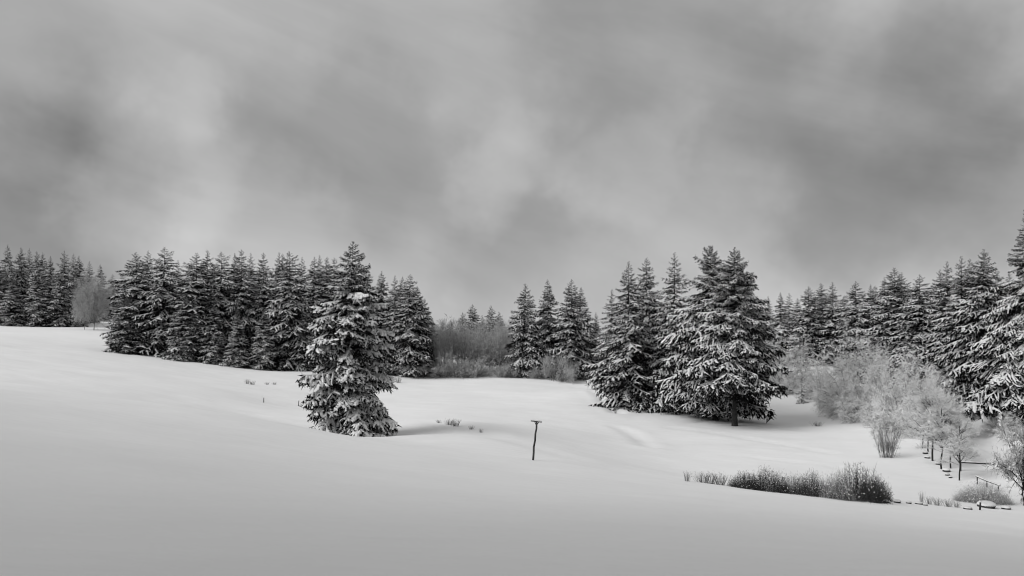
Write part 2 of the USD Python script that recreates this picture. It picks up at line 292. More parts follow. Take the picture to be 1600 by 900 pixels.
def grow(seed, H, R, prof, n, bk, base=.0, up=.5, down=-.32, ragged=.13, axis_fn=None, inner=.6, top_frac=.80, gaps=(), clear=.0):
    """Trunk, needles and snow of a spruce H high; prof: (share of height, share of R) pairs; axis_fn bends the trunk."""
    r = np.random.default_rng(seed); fo, sn = Geo(), Geo()
    ph, pr = zip(*prof); axis_fn = axis_fn or (lambda t: (0, 0))
    tt = np.linspace(0, 1, 400); dens = np.maximum(np.interp(tt, ph, pr), .4) ** .3; dens[tt > .78] *= 1.7; dens[tt < base] = 0; cum = np.cumsum(dens); cum /= cum[-1]
    hs = np.interp((np.arange(n) + .5) / n, cum, tt) + r.normal(0, .006, n)
    az = np.arange(n) * 2.39996 + r.normal(0, .35, n)
    lobes = r.uniform(0, 6.28, 3)
    for t, a in zip(np.clip(hs, 0, .995), az):
        rad = np.interp(t, ph, pr) * R
        L = rad * (1 + ragged * r.normal()) * (1 + .12 * math.sin(2 * a + lobes[0] + 5 * t) + .08 * math.sin(3 * a + lobes[1] - 9 * t))
        for g0, g1, ga, gw, gs in gaps:
            if g0 < t < g1 and abs((a - ga + math.pi) % (2 * math.pi) - math.pi) < gw: L *= gs
        L = max(L, .034 * H * (1.3 - 1.0 * t))
        el = np.interp(t, [0, .3, .6, .8, .92, 1], [down - .06, down, down * .75, -.04, up * .55, 1.0]) + r.normal(0, .09)
        lim = (t * H - clear) / L - .10; el = max(el, -math.asin(min(max(lim, -.25), .95)))
        L /= max(math.cos(el), .86)
        kind = 'top' if t > top_frac + r.normal(0, .05) else 'mid' if t > .4 + r.normal(0, .08) else 'low'
        if r.uniform() < .07: kind = 'bare'
        (fv, ff), (sv, sf) = bk[kind][r.integers(len(bk[kind]))]
        m = rot(a, el, r.normal(0, .12)) * L; o = np.array([*axis_fn(t), t * H])
        wide = np.diag([1, 1.0 if t < .85 else .8, 1])
        fo.add(fv @ (m @ wide).T + o, ff)
        if len(sv): sn.add(sv @ (m @ wide).T + o, sf)
        if r.uniform() < inner:                                # shorter shaded growth near the stem
            (fv, ff), _ = bk['bare'][r.integers(3)]
            fo.add(fv @ (rot(a + r.uniform(.4, 1.2), el - .2, 0) * L * r.uniform(.4, .65)).T + o - [0, 0, .02 * H], ff)
    for k in range(6):                                         # the leader
        (fv, ff), (sv, sf) = bk['top'][r.integers(5)]
        m = rot(r.uniform(0, 6.28), 1.15 + .3 * r.uniform(), 0) * (.012 * H * r.uniform(.7, 1.3)); o = np.array([*axis_fn(1), H * (.955 + .012 * k * .6)])
        fo.add(fv @ m.T + o, ff); sn.add(sv @ m.T + o, sf)
    ts = np.linspace(0, .985, 12); r0 = .011 * H + .04
    rr = r0 * (1 - ts) ** 1.15 + .008; rr[0] *= 1.5
    trunk = tube([(*axis_fn(t), t * H - (.3 if t == 0 else 0)) for t in ts], rr, 9)
    return trunk, fo.get(), sn.get()
def put_parts(parent, parts, needles='needles'):
    p = str(parent.GetPath()); obj('trunk', parts[0], 'bark', p, smooth=50)
    c = obj('crown', parts[1], needles, p); obj('snow_load', parts[2], 'bough_snow', str(c.GetPath()), smooth=True)

CONE = [(0, .86), (.06, .97), (.15, 1), (.3, .9), (.5, .72), (.7, .54), (.85, .31), (.93, .165), (.97, .085), (1, .02)]
COLUMN = [(0, .8), (.08, .95), (.2, 1), (.45, .9), (.65, .72), (.8, .48), (.9, .28), (.96, .125), (1, .02)]
DENSE = [(0, .95), (.1, 1), (.3, .97), (.5, .86), (.7, .66), (.85, .38), (.93, .205), (.97, .10), (1, .02)]
protos = {}
def proto(kind, seed, H, R, prof, n, bk, needles='needles', **kw):
    c = stage.CreateClassPrim(f'/World/spruce_form_{kind}')
    x = UsdGeom.Xform.Define(stage, c.GetPath()); c.SetSpecifier(Sdf.SpecifierClass)
    put_parts(c, spruce(seed, H, R, prof, n, bk, **kw), needles); protos[kind] = (c, H, R)
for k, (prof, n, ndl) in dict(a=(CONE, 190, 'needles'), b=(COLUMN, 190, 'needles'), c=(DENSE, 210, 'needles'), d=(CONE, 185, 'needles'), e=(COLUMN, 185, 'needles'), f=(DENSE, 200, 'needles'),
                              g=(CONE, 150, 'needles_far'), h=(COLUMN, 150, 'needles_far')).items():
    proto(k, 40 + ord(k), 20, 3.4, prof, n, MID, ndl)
SNOWY = bank(13, 8, 1, 9, 1.4, 4, 1.7, .5)
proto('sapling', 77, 3.2, .85, CONE, 46, SNOWY, down=-.2, inner=.2)
def tree(kind, px, top, d, half, label, group=None, base_drop=0.0, lean=0.0):
    """A spruce with its top at (px, top) in the photograph, d metres off, half = half its width in pixels there."""
    c, H, R = protos[kind]; b = place(px, d); b[2] -= .15 + base_drop
    h = (HY - top) / F * d - b[2]; s = half / F * d / R
    t = thing('spruce_tree', b, label, 'tree', group, rz=float(rng.uniform(0, 360)), scale=(s, s, h / H), lean=lean)
    t.GetReferences().AddInternalReference(c.GetPath()); t.SetInstanceable(True)
    return t
ORD = ['leftmost', 'second', 'third', 'fourth', 'fifth', 'sixth', 'seventh', 'eighth', 'ninth', 'tenth', 'eleventh', 'twelfth', 'thirteenth', 'fourteenth', 'fifteenth', 'sixteenth',
       'seventeenth', 'eighteenth', 'nineteenth', 'twentieth', 'twenty-first', 'twenty-second', 'twenty-third', 'twenty-fourth']
def stand(rows, text, group, kinds):
    """rows: (column, top row, distance, half width); text has one {} for the place in the row, counted from the left"""
    for i, (px, top, d, half) in enumerate(sorted(rows)):
        where = ORD[i] + ('' if i == 0 else ' from the left')
        tree(kinds[i % len(kinds)], px, top, d, half, text.format(where), group, lean=float(rng.normal(0, .6)))

# the lone spruce in the middle of the left half
LONE = [(0, 1.08), (.1, 1.06), (.2, 1.0), (.32, .94), (.42, .95), (.56, .9), (.65, .82), (.72, .65), (.8, .46), (.88, .33), (.93, .19), (.976, .08), (1, .02)]
b = place(546, 62); Hl = (HY - 376) / F * 62 - b[2]
t = thing('spruce_tree', b - [0, 0, .1], 'tall snow-laden spruce standing alone on the slope at left of centre', 'tree')
put_parts(t, spruce(104, Hl, 3.05, LONE, 235, BIG, base=.015, up=.5, down=-.3, ragged=.13, inner=.45, top_frac=.84, axis_fn=lambda s: (.35 * s * (s - .2), 0)))

# the clump of big spruces right of centre
TWIN = [(.03, .6), (.1, .85), (.26, 1), (.46, .95), (.56, .85), (.69, .62), (.74, .5), (.82, .36), (.885, .27), (.95, .17), (.98, .08), (1, .02)]
WIDE = [(.08, .8), (.13, 1.0), (.18, .96), (.31, .87), (.42, .8), (.49, .75), (.57, .66), (.69, .55), (.78, .46), (.845, .36), (.9, .24), (.95, .12), (1, .02)]
def hero(px, top, d, half, seed, prof, n, label, bk=None, **kw):
    bk = bk or (MID if px == 1537 else HI)
    b = place(px, d); H = (HY - top) / F * d - b[2]
    t = thing('spruce_tree', b - [0, 0, .1], label, 'tree')
    put_parts(t, spruce(seed, H, half / F * d, prof, n, bk, **kw))
hero(1148, 386, 90, 72, 211, WIDE, 240, 'wide old spruce with bare dark trunk showing below its drooping snowy boughs', base=.20, up=.5, down=-.3, clear=4.0, gaps=((0, .27, -1.45, .45, .5),), ragged=.15, inner=.8)
hero(1118, 383, 95, 66, 222, TWIN, 250, 'ragged broad-topped spruce close against the left of the one with the bare trunk', base=.06, up=.62, down=-.35, clear=.8, ragged=.2, inner=.8, axis_fn=lambda s: (-.7 * s * s, 0))
tree('d', 1054, 395, 104, 46, 'pointed snowy spruce behind the ragged broad-topped one, its trunk foot just visible')
tree('a', 982, 409, 105, 46, 'leftmost tall front spruce of the clump right of centre, boughs down to the snow')
tree('e', 1010, 403, 111, 40, 'slim spruce squeezed between two bigger ones in the clump right of centre')
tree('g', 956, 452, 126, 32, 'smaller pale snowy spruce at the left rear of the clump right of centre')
# right edge
hero(1602, 328, 82, 66, 217, [(0, .8), (.1, .95), (.2, 1), (.4, .8), (.6, .55), (.75, .36), (.87, .2), (.95, .09), (1, .02)], 230, 'very tall spruce cut by the right edge of the picture, thick snow on long boughs', base=.10, clear=2.2, down=-.5, inner=.8)
hero(1537, 389, 90, 46, 218, COLUMN, 225, 'tall spruce with a bare lower trunk beside the track, left of the edge giant', base=.22, down=-.5, inner=.8)
tree('d', 1502, 401, 98, 48, 'tall snow-striped spruce directly behind the frosted bushes at the head of the track')
tree('c', 1437, 430, 112, 46, 'broad spruce with steeply hanging snowy boughs above the largest frosted bushes')

stand([(-30, 385, 200, 18), (-8, 388, 200, 18), (11.5, 382, 203, 18), (33, 387, 206, 17), (46, 388, 214, 15), (59, 393, 200, 16), (69, 395, 212, 14), (81, 400, 205, 17), (102, 392, 202, 19), (115, 396, 207, 16), (126, 400, 214, 15),
       (140, 408, 222, 15), (158, 413, 238, 15), (176, 428, 252, 15), (192, 426, 240, 15)],
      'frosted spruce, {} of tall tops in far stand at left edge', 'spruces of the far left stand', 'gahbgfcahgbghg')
stand([(-14, 440, 194, 17), (20, 438, 193, 19), (60, 430, 193, 19), (95, 424, 194, 19), (120, 436, 196, 13)],
      'dark lower spruce, {} in front row of far left stand', 'front row of the far left stand', 'cfbca')
stand([(215, 394.6, 154, 40), (231, 392, 160, 30), (254, 386.5, 153, 38), (280, 407, 165, 24), (306, 396, 152, 46), (323, 391, 164, 26), (345, 394, 155, 36), (368, 396, 162, 26), (378, 390, 156, 32), (394, 396, 161, 28)],
      'snowy spruce, {} of tall tops in left half of dense stand', 'spruces in the left half of the dense stand', 'cafdcbfaed')
stand([(412, 395, 158, 28), (434, 395, 158, 30), (443, 397, 166, 24), (456, 393, 152, 40), (472, 402, 162, 26), (490, 402, 160, 28), (500, 399, 165, 26), (508, 402, 160, 28), (523, 403, 156, 32), (548, 408, 160, 28), (574, 414, 158, 28), (597, 424, 156, 26)],
      'snowy spruce, {} of tall tops between stand middle and lone spruce', 'spruces in the right half of the dense stand', 'edbfacdbeafc')
stand([(616, 431, 154, 28), (628, 433, 162, 24), (639, 429, 152, 34), (651, 448, 158, 26), (663, 467, 160, 20), (677, 498, 165, 12)],
      'spruce, {} of those stepping down right of the lone spruce', 'spruces right of the lone spruce', 'dbecfa')
stand([(195, 462, 150, 26), (288, 462, 149, 26), (335, 475, 149, 22), (371, 482, 147.5, 20), (412, 484, 147, 20), (478, 488, 150, 20), (600, 505, 151, 18)],
      'short young spruce, {} along the front foot of the dense stand', 'young spruces at the foot of the dense stand', 'fcadbfc')
stand([(692, 501, 235, 10), (705, 499, 226, 12), (723, 488, 215, 14), (739, 476, 200, 23), (755, 493, 222, 14), (767, 477, 198, 21), (779, 487, 205, 17), (803, 492, 190, 17)],
      'distant spruce, {} of those rising over the grey birch thicket', 'distant spruces over the thicket', 'abfbdabe')
stand([(819.5, 443, 155, 27), (858, 437, 157, 27), (891, 437, 155, 34), (908, 449, 164, 26), (932, 488, 168, 16)],
      'slender spruce, {} of the row at the far edge of the meadow', 'slender spruces across the meadow', 'bebea')
stand([(1182, 470, 152, 20), (1201, 463, 150, 21), (1221, 457, 148, 23), (1233, 458, 153, 21), (1246, 466, 158, 20), (1264, 448, 143, 31), (1283, 443, 146, 27), (1301, 441, 140, 28), (1320, 462, 152, 22), (1338, 440, 132, 34), (1360, 445, 139, 25)],
      'snow-striped spruce, {} of those between clump and frosted bushes', 'spruces of the right wood, left part', 'bdagecbdfca')
stand([(1369, 447, 136, 27), (1383, 433, 129, 27), (1396, 419, 122, 48), (1409, 426, 127, 32), (1468, 422, 112, 34), (1480, 409, 106, 42), (1518, 405, 104, 38), (1557, 418, 98, 34), (1577, 425, 93, 40)],
      'tall snow-striped spruce, {} of those above the frosted bushes', 'spruces of the right wood, right part', 'edcacdbfa')
tree('c', 1660, 350, 90, 66, 'spruce beyond the right edge of the picture behind the edge giant')
tree('sapling', 1253, 590, 110, 11, 'tiny snowy spruce alone at the meadow edge before the frosted bushes')
tree('sapling', 1297, 602, 103, 14, 'small snow-covered spruce tucked against the frosted bushes at the meadow edge')

# ------------------------------------------------------------------ leafless bushes, birches, grass
def blades(p, d, L, w, bend, r):
    """Thin bent twigs: three triangles each."""
    n = len(p); d = d / (np.linalg.norm(d, axis=1, keepdims=True) + 1e-9); L = np.broadcast_to(L, n)[:, None]; w = np.broadcast_to(w, n)[:, None] / 2
    c = np.cross(d, r.normal(0, 1, (n, 3))); c /= np.linalg.norm(c, axis=1, keepdims=True) + 1e-9
    mid = p + d * L * .5 + bend * .25; tip = p + d * L + bend
    v = np.stack([p - c * w, p + c * w, mid - c * w * .7, mid + c * w * .7, tip], 1).reshape(-1, 3); b = np.arange(n)[:, None] * 5
    return v, np.vstack([b + [0, 1, 3], b + [0, 3, 2], b + [2, 3, 4]])
def along(p, d, L, bend, u):
    d = d / (np.linalg.norm(d, axis=1, keepdims=True) + 1e-9); u = u[:, None]; L = np.broadcast_to(L, len(p))[:, None]
    return p + d * L * u + bend * u ** 2, d + 2 * u * bend / L
def twiggy(seed, stems, kids, twigs, spread, H=1.0, foot=.15, droop=-.05, w=(.02, .010, .006), trunk=0.0, kid_len=.42, twig_len=.16, up=.5, third=3, even=.62, flat=1.0, low=True):
    """A leafless bush (or, with a trunk, a small tree) one unit high: stems, branches and fine twigs."""
    r = np.random.default_rng(seed); st, tw = Geo(), Geo()
    a = r.uniform(0, 6.28, stems); tilt = spread * np.sqrt(r.uniform(0, 1, stems))
    p = np.stack([foot * np.cos(a) * r.uniform(0, 1, stems), foot * np.sin(a) * r.uniform(0, 1, stems), np.full(stems, trunk * .8) - .03 * (trunk == 0)], 1)
    z0 = trunk + (1 - trunk) * .8 * r.uniform(0, 1, stems) ** 1.3
    if trunk: p[:, :2] *= .08; p[:, 2] = z0 if not low else p[:, 2] * r.uniform(.6, 1.15, stems)
    d = np.stack([np.cos(a) * np.sin(tilt), np.sin(a) * np.sin(tilt), np.cos(tilt)], 1)
    L = (H - trunk * .7) * r.uniform(even, 1.0, stems) * (1 - .25 * (tilt / 1.6) ** 2)
    if trunk and not low: L = (.16 + .42 * (1 - z0)) * r.uniform(.7, 1.15, stems)
    bend = r.normal(0, .05, (stems, 3)) * H + np.array([0, 0, droop]) * H * tilt[:, None]
    if trunk:
        st.add(*tube(np.stack([r.normal(0, .008, 7), r.normal(0, .008, 7), np.linspace(-.05, (trunk * 1.6 if trunk < .5 else .95) if low else .93, 7)], 1), np.linspace(.016, .006, 7), 6))
    st.add(*blades(p, d, L, w[0], bend, r)); st.add(*blades(p, d, L, w[0], bend, r))
    def level(p, d, L, bend, k, lo, length, width, spreadk, upk):
        n = len(p) * k; i = np.repeat(np.arange(len(p)), k); u = r.uniform(lo, 1, n)
        q, t = along(p[i], d[i], np.broadcast_to(L, len(p))[i], bend[i], u); t /= np.linalg.norm(t, axis=1, keepdims=True) + 1e-9
        nd = (t + r.normal(0, spreadk, (n, 3))) * [1, 1, flat] + np.array([0, 0, upk]); nl = length * (1.15 - .6 * u) * r.uniform(.6, 1.2, n); nb = r.normal(0, .12, (n, 3)) * nl[:, None] + np.array([0, 0, droop]) * nl[:, None]
        return q, nd, nl, nb, width
    k1 = level(p, d, L, bend, kids, .18, kid_len * H, w[1], .55, up * .5); st.add(*blades(k1[0], k1[1], k1[2], k1[4], k1[3], r))
    k2 = level(*k1[:4], twigs, .1, twig_len * H, w[2], .7, up * .3); tw.add(*blades(k2[0], k2[1], k2[2], k2[4], k2[3], r))
    if third:
        k3 = level(*k2[:4], third, .2, twig_len * .55 * H, w[2] * .8, .8, 0); tw.add(*blades(k3[0], k3[1], k3[2], k3[4], k3[3], r))
    return st.get(), tw.get(), k2
def pads(k, share, size, seed):
    """clots of snow caught on twigs"""
    r = np.random.default_rng(seed); s = Geo()
    for i in r.choice(len(k[0]), int(len(k[0]) * share), replace=False):
        d = k[1][i] / np.linalg.norm(k[1][i]); l = size * r.uniform(.5, 1.6)
        s.add(*ridge(k[0][i] + np.outer(np.linspace(.2, 1, 3), d) * l, np.array([.4, 1, .4]) * l * .42, np.array([.3, 1, .3]) * l * .36))
    return s.get()
bush_forms = {}
def bush_form(kind, stem_m, twig_m, snow=None, names=('stems', 'twigs'), **kw):
    c = stage.CreateClassPrim(f'/World/bush_form_{kind}'); UsdGeom.Xform.Define(stage, c.GetPath()); c.SetSpecifier(Sdf.SpecifierClass); p = str(c.GetPath())
    st, tw, k2 = twiggy(**kw); obj(names[0], st, stem_m, p); t = obj(names[1], tw, twig_m, p)
    if snow: obj('snow_load', pads(k2, *snow), 'bough_snow', str(t.GetPath()), smooth=True, kind='stuff')
    bush_forms[kind] = (c, float(np.percentile(np.abs(tw[0][:, :2]), 94)), float(np.percentile(tw[0][:, 2], 95)))
bush_form('frosted_round', 'grey_twig', 'frost', seed=1, stems=34, kids=10, twigs=10, spread=1.35, third=4, w=(.012, .007, .006), up=.1, droop=-.12, kid_len=.5, flat=.5, even=.75)
bush_form('frosted_broad', 'grey_twig', 'frost', seed=2, stems=36, kids=10, twigs=10, spread=1.5, third=4, w=(.012, .007, .006), up=.05, droop=-.12, kid_len=.5, flat=.45, even=.75)
bush_form('frosted_tree', 'bark', 'frost', seed=3, stems=34, kids=7, twigs=9, spread=1.25, trunk=.26, third=3, w=(.010, .007, .0065), kid_len=.2, twig_len=.11, flat=.55, low=False, names=('trunk', 'twigs'))
bush_form('frosted_slim', 'bark', 'frost', seed=4, stems=30, kids=7, twigs=9, spread=1.1, trunk=.28, third=3, w=(.010, .007, .0065), kid_len=.17, twig_len=.1, flat=.55, low=False, names=('trunk', 'twigs'))
bush_form('grey_frost', 'grey_twig', 'frost_grey', seed=21, stems=36, kids=11, twigs=10, spread=.95, trunk=.2, third=4, w=(.008, .005, .004), kid_len=.4, droop=-.15, up=.1, names=('trunk', 'twigs'))
bush_form('snowy_tree', 'bark', 'frost_grey', (.3, .06, 5), seed=5, stems=16, kids=8, twigs=8, spread=1.2, trunk=.3, third=4, w=(.016, .01, .009), kid_len=.32, names=('trunk', 'twigs'))
def broom(kind, seed, n, foot, tip_m, base_m, w=.0075, clots=90):
    """A low willowy bush: fine wands fanning out of a wide foot to a lumpy domed outline, short side twigs, snow caught low down."""
    c = stage.CreateClassPrim(f'/World/bush_form_{kind}'); UsdGeom.Xform.Define(stage, c.GetPath()); c.SetSpecifier(Sdf.SpecifierClass); p = str(c.GetPath())
    r = np.random.default_rng(seed); a = r.uniform(0, 6.28, n); q = np.sqrt(r.uniform(0, 1, n)); rad = foot * q
    b = np.stack([rad * np.cos(a), rad * np.sin(a), np.full(n, -.04)], 1)
    a2 = a + r.normal(0, .5, n); tilt = np.clip(q * 1.35 + r.normal(0, .45, n), 0, 1.5)
    d = np.stack([np.cos(a2) * np.sin(tilt), np.sin(a2) * np.sin(tilt), np.cos(tilt)], 1)
    k = b + d; lump = .62 + .55 * meshkit.fbm(k * 2.6 + seed, 3, seed); L = lump * (1 - .42 * q ** 2) * r.uniform(.55, 1.0, n) ** .6 * .92
    bend = r.normal(0, .07, (n, 3)) * [1, 1, .3]
    st = blades(b, d, L, w * 1.1, bend, r)
    i = np.repeat(np.arange(n), 11); u = r.uniform(.3, 1, len(i)); s0, t0 = along(b[i], d[i], L[i], bend[i], u); t0 /= np.linalg.norm(t0, axis=1, keepdims=True)
    tw = blades(s0, t0 + r.normal(0, 1.1, (len(i), 3)), r.uniform(.05, .14, len(i)), w, r.normal(0, .02, (len(i), 3)), r)
    obj('stems', st, base_m, p); t = obj('twigs', tw, tip_m, p)
    sn = Geo()
    for _ in range(clots):
        aa, rr, zz = r.uniform(0, 6.28), r.uniform(.2, 1.0) * (foot + .45), r.uniform(.02, .62); o = np.array([rr * math.cos(aa), rr * math.sin(aa), zz]); l = r.uniform(.02, .06)
        dd = np.array([-math.sin(aa), math.cos(aa), r.normal(0, .2)]); pp = o + np.outer(np.linspace(-.5, .5, 4), dd) * l + r.normal(0, .008, (4, 3))
        sn.add(*ridge(pp, np.array([.4, 1, .9, .4]) * l * .4, np.array([.3, 1, .8, .3]) * l * .25))
    obj('snow_load', sn.get(), 'bough_snow', str(t.GetPath()), smooth=True, kind='stuff')
    bush_forms[kind] = (c, float(np.percentile(np.abs(tw[0][:, :2]), 97)), float(np.percentile(tw[0][:, 2], 99.7)))
broom('dark_round', 31, 800, .75, 'dark_twig', 'black_twig')
broom('dark_mound', 32, 800, .85, 'dark_twig', 'black_twig', clots=260)
broom('pale_mound', 33, 800, .75, 'frost_grey', 'dark_twig', .005, 400)
bush_form('dark_upright', 'dark_twig', 'grey_twig', seed=7, stems=56, kids=6, twigs=6, spread=.5, third=0, w=(.009, .006, .005), foot=.25, kid_len=.25)
bush_form('grey_round', 'grey_twig', 'frost_grey', seed=8, stems=30, kids=9, twigs=9, spread=1.25, third=3, w=(.02, .012, .008), foot=.3)
bush_form('birch', 'grey_twig', 'frost_grey', seed=9, stems=30, kids=8, twigs=8, spread=.55, trunk=.28, third=3, w=(.006, .005, .0035), kid_len=.2, twig_len=.1, names=('trunk', 'twigs'))
bush_form('birch_leaning', 'grey_twig', 'frost_grey', seed=10, stems=32, kids=8, twigs=8, spread=.7, trunk=.22, third=3, w=(.006, .005, .0035), kid_len=.22, twig_len=.1, names=('trunk', 'twigs'))
bush_form('reed', 'grass', 'grass', seed=12, stems=40, kids=2, twigs=1, spread=.5, third=0, w=(.03, .02, .015), foot=.5, kid_len=.3)
def bush(kind, name, cat, px, base, top, half, label, group=None, d=None):
    c, R, Z = bush_forms[kind]; b = hit(px, base) if d is None else place(px, d)
    b = np.array([b[0], b[1], hz(b[0], b[1])]); d = b[1]
    h = (base - top) / F * d if d is not None and base else 1; s = half / F * d / R
    t = thing(name, b, label, cat, group, rz=float(rng.uniform(0, 360)), scale=(s, s, h / Z))
    t.GetReferences().AddInternalReference(c.GetPath()); t.SetInstanceable(True); return t

def row(items, kinds, name, cat, text, group):
    for i, it in enumerate(sorted(items)):
        where = ORD[i] + ('' if i == 0 else ' from the left')
        bush(kinds[i % len(kinds)], name, cat, *it, text.format(where), group)
FR = ['frosted_round', 'frosted_broad']
row([(1208, 604, 548, 34), (1228, 612, 545, 42), (1262, 612, 560, 34), (1290, 622, 572, 30), (1314, 636, 572, 36), (1332, 648, 558, 46), (1354, 656, 562, 44)], FR, 'frosted_bush', 'bush',
    'frosted leafless bush, {} of the thicket beside the tiny spruce', 'frosted bushes at the meadow edge')
row([(1386, 660, 576, 44), (1408, 672, 582, 44), (1424, 652, 582, 40), (1432, 678, 592, 40), (1456, 668, 598, 40), (1470, 682, 612, 32), (1488, 655, 600, 30)], FR, 'frosted_bush', 'bush',
    'frosted leafless bush, {} of the thicket above small tree row', 'frosted bushes above the tree row')
row([(1512, 658, 622, 22), (1560, 676, 654, 22), (1588, 684, 652, 26)], FR, 'frosted_bush', 'bush', 'low frosted bush, {} on the track bank under tall spruces', 'frosted bushes along the track')
row([(1442, 700, 622, 20), (1451, 706, 616, 24), (1457, 720, 618, 28), (1472, 733, 636, 28), (1485, 732, 650, 22), (1500, 751, 664, 22)], ['frosted_slim', 'frosted_tree'], 'frosted_tree', 'tree',
    'small frosted tree, thin dark trunk, {} of the row beside track', 'small trees in a row beside the track')
row([(132, 515, 452, 15), (147, 516, 440, 22)], ['grey_frost'], 'frosted_tree', 'tree', 'pale frosted leafless tree beside the far left stand, {}', 'pale frosted trees beside the far left stand')
bush('snowy_tree', 'snowy_tree', 'tree', 1599, 790, 677, 36, 'small tree with clotted snow on dark twigs at the lower right edge')
bush('dark_upright', 'bare_bush', 'bush', 1385, 715, 666, 19, 'upright bare bush of thin dark stems standing alone before the frosted thicket')
row([(1164, 763, 737, 24), (1198, 767, 732, 34), (1240, 771, 742, 26), (1268, 775, 737, 28), (1310, 780, 735, 26), (1340, 782, 727, 42), (1366, 781, 742, 24)], ['dark_round', 'dark_mound', 'pale_mound', 'dark_mound', 'pale_mound', 'dark_round', 'dark_mound'], 'dark_bush', 'bush',
    'dark bare streamside bush, {} of the long clump below the slope', 'dark bushes of the streamside clump')
row([(1512, 784, 762, 20), (1537, 786, 752, 32), (1560, 787, 768, 20)], ['pale_mound'], 'grey_bush', 'bush', 'grey bare bush before the little handrail, {} of three', 'bushes before the handrail')
row([(1074, 752, 736, 6), (1096, 754, 739, 14), (1112, 756, 738, 14), (1128, 758, 740, 14)], ['reed'], 'reed_tuft', 'reeds', 'tuft of dry reeds left of the dark streamside clump, {}', 'reeds left of the dark clump')
row([(632, 588, 572, 20), (655, 588, 573, 28), (690, 589, 569, 30), (712, 589, 563, 26), (738, 589, 562, 28), (784, 590, 570, 18), (802, 590, 573, 16)], ['grey_round'], 'grey_bush', 'bush',
    'low grey bare bush, {} along far meadow edge under the birches', 'low bushes at the far meadow edge')
bush('grey_round', 'grey_bush', 'bush', 694, 589, 550, 12, 'taller narrow grey bush at the left foot of the birch thicket')
bush('grey_round', 'grey_bush', 'bush', 870, 595, 557, 27, 'big rounded grey bush between the slender spruces at the far meadow edge')
bush('grey_round', 'grey_bush', 'bush', 846, 592, 574, 18, 'smaller grey bush beside the big rounded one at the far meadow edge')
for i in range(22):
    px = 668 + i * 6.4 + rng.uniform(-3, 3); d = [160, 170, 182][i % 3] + rng.uniform(-4, 4); top = 516 + 7 * math.sin(i * 1.3) + rng.uniform(-6, 6) - (6 if i % 3 == 2 else 0)
    b = place(px, d); base = HY - b[2] / d * F
    bush(['birch', 'birch_leaning'][i % 2], 'birch_tree', 'tree', px, base, top, 15 + rng.uniform(-2, 3), 'slim bare grey birch in the thicket under the distant spruces', 'bare birches in the thicket', d=d)
row([(386, 600, 592, 4), (394, 601, 595, 6), (417, 601, 597, 4), (428, 601, 597, 4)], ['reed'], 'grass_tuft', 'grass', 'dry grass tuft, {} in the snow before the dense stand', 'grass tufts before the dense stand')
bush('reed', 'grass_tuft', 'grass', 621, 598, 588, 7, 'dry grass tuft alone on the snow right of the lone spruce')
row([(686, 661, 656, 5), (701, 664, 655, 8), (711, 666, 655, 9), (736, 671, 665, 5), (752, 676, 670, 4)], ['reed'], 'grass_tuft', 'grass', 'dry grass tuft, {} between lone spruce and pole', 'grass tufts between lone spruce and pole')
bush('reed', 'grass_tuft', 'grass', 1277, 666, 659, 9, 'low weed tuft on the snow right of the bare-trunked spruce')
row([(1440, 785, 768, 4), (1452, 788, 776, 6), (1466, 790, 778, 8), (1482, 792, 780, 8), (1496, 793, 783, 6)], ['reed'], 'grass_tuft', 'grass', 'thin dry stalks, {} on the stream bank before the handrail', 'stalks on the stream bank')
row([(938, 626, 618, 3), (946, 634, 627, 4), (962, 646, 639, 3)], ['reed'], 'grass_tuft', 'grass', 'small weed tuft, {} along the ditch left of spruce clump', 'weeds along the ditch')

# ------------------------------------------------------------------ posts, rails, stones
def wire(a, b, r0, r1=None, n=6, sides=7, sway=0.0):
    t = np.linspace(0, 1, n)[:, None]; p = np.asarray(a) * (1 - t) + np.asarray(b) * t
    if sway: p[1:-1] += rng.normal(0, sway, (n - 2, 3))
    return tube(p, np.linspace(r0, r1 or r0, n), sides)
def rail_snow(a, b, w, h, n=12):
    t = np.linspace(0, 1, n)[:, None]; p = np.asarray(a) * (1 - t) + np.asarray(b) * t
    return ridge(p, w * rng.uniform(.8, 1.2, n), h * rng.uniform(.6, 1.3, n))
# the perch pole
g0 = hit(832, 719); dp = g0[1]; u = dp / F
top = np.array([(838.5 - 800) * u, dp, (HY - 659) * u])
t = thing('perch_pole', g0, 'thin dark pole with short crossbar leaning on the open snow slope', 'pole'); tp = str(t.GetPath())
loc = top - g0
obj('post', wire((0, 0, -.3), loc, .062, .048, 8, 8, .012), 'wood', tp, smooth=True)
cb = obj('crossbar', wire(loc + [-9 * u, -.02, .06], loc + [8 * u, .02, -.02], .042, .036, 5, 7), 'wood', tp, smooth=True)
obj('snow_load', rail_snow(loc + [-8.5 * u, -.02, .10], loc + [7.5 * u, .02, .02], .05, .045, 8), 'bough_snow', str(cb.GetPath()), smooth=True)
obj('brace', wire(loc + [-3.2 * u, 0, .02], loc + [-.5 * u, 0, -6 * u], .022), 'wood', tp, smooth=True)
obj('brace', wire(loc + [3.4 * u, 0, -.01], loc + [-.4 * u, 0, -6 * u], .022), 'wood', tp, smooth=True)
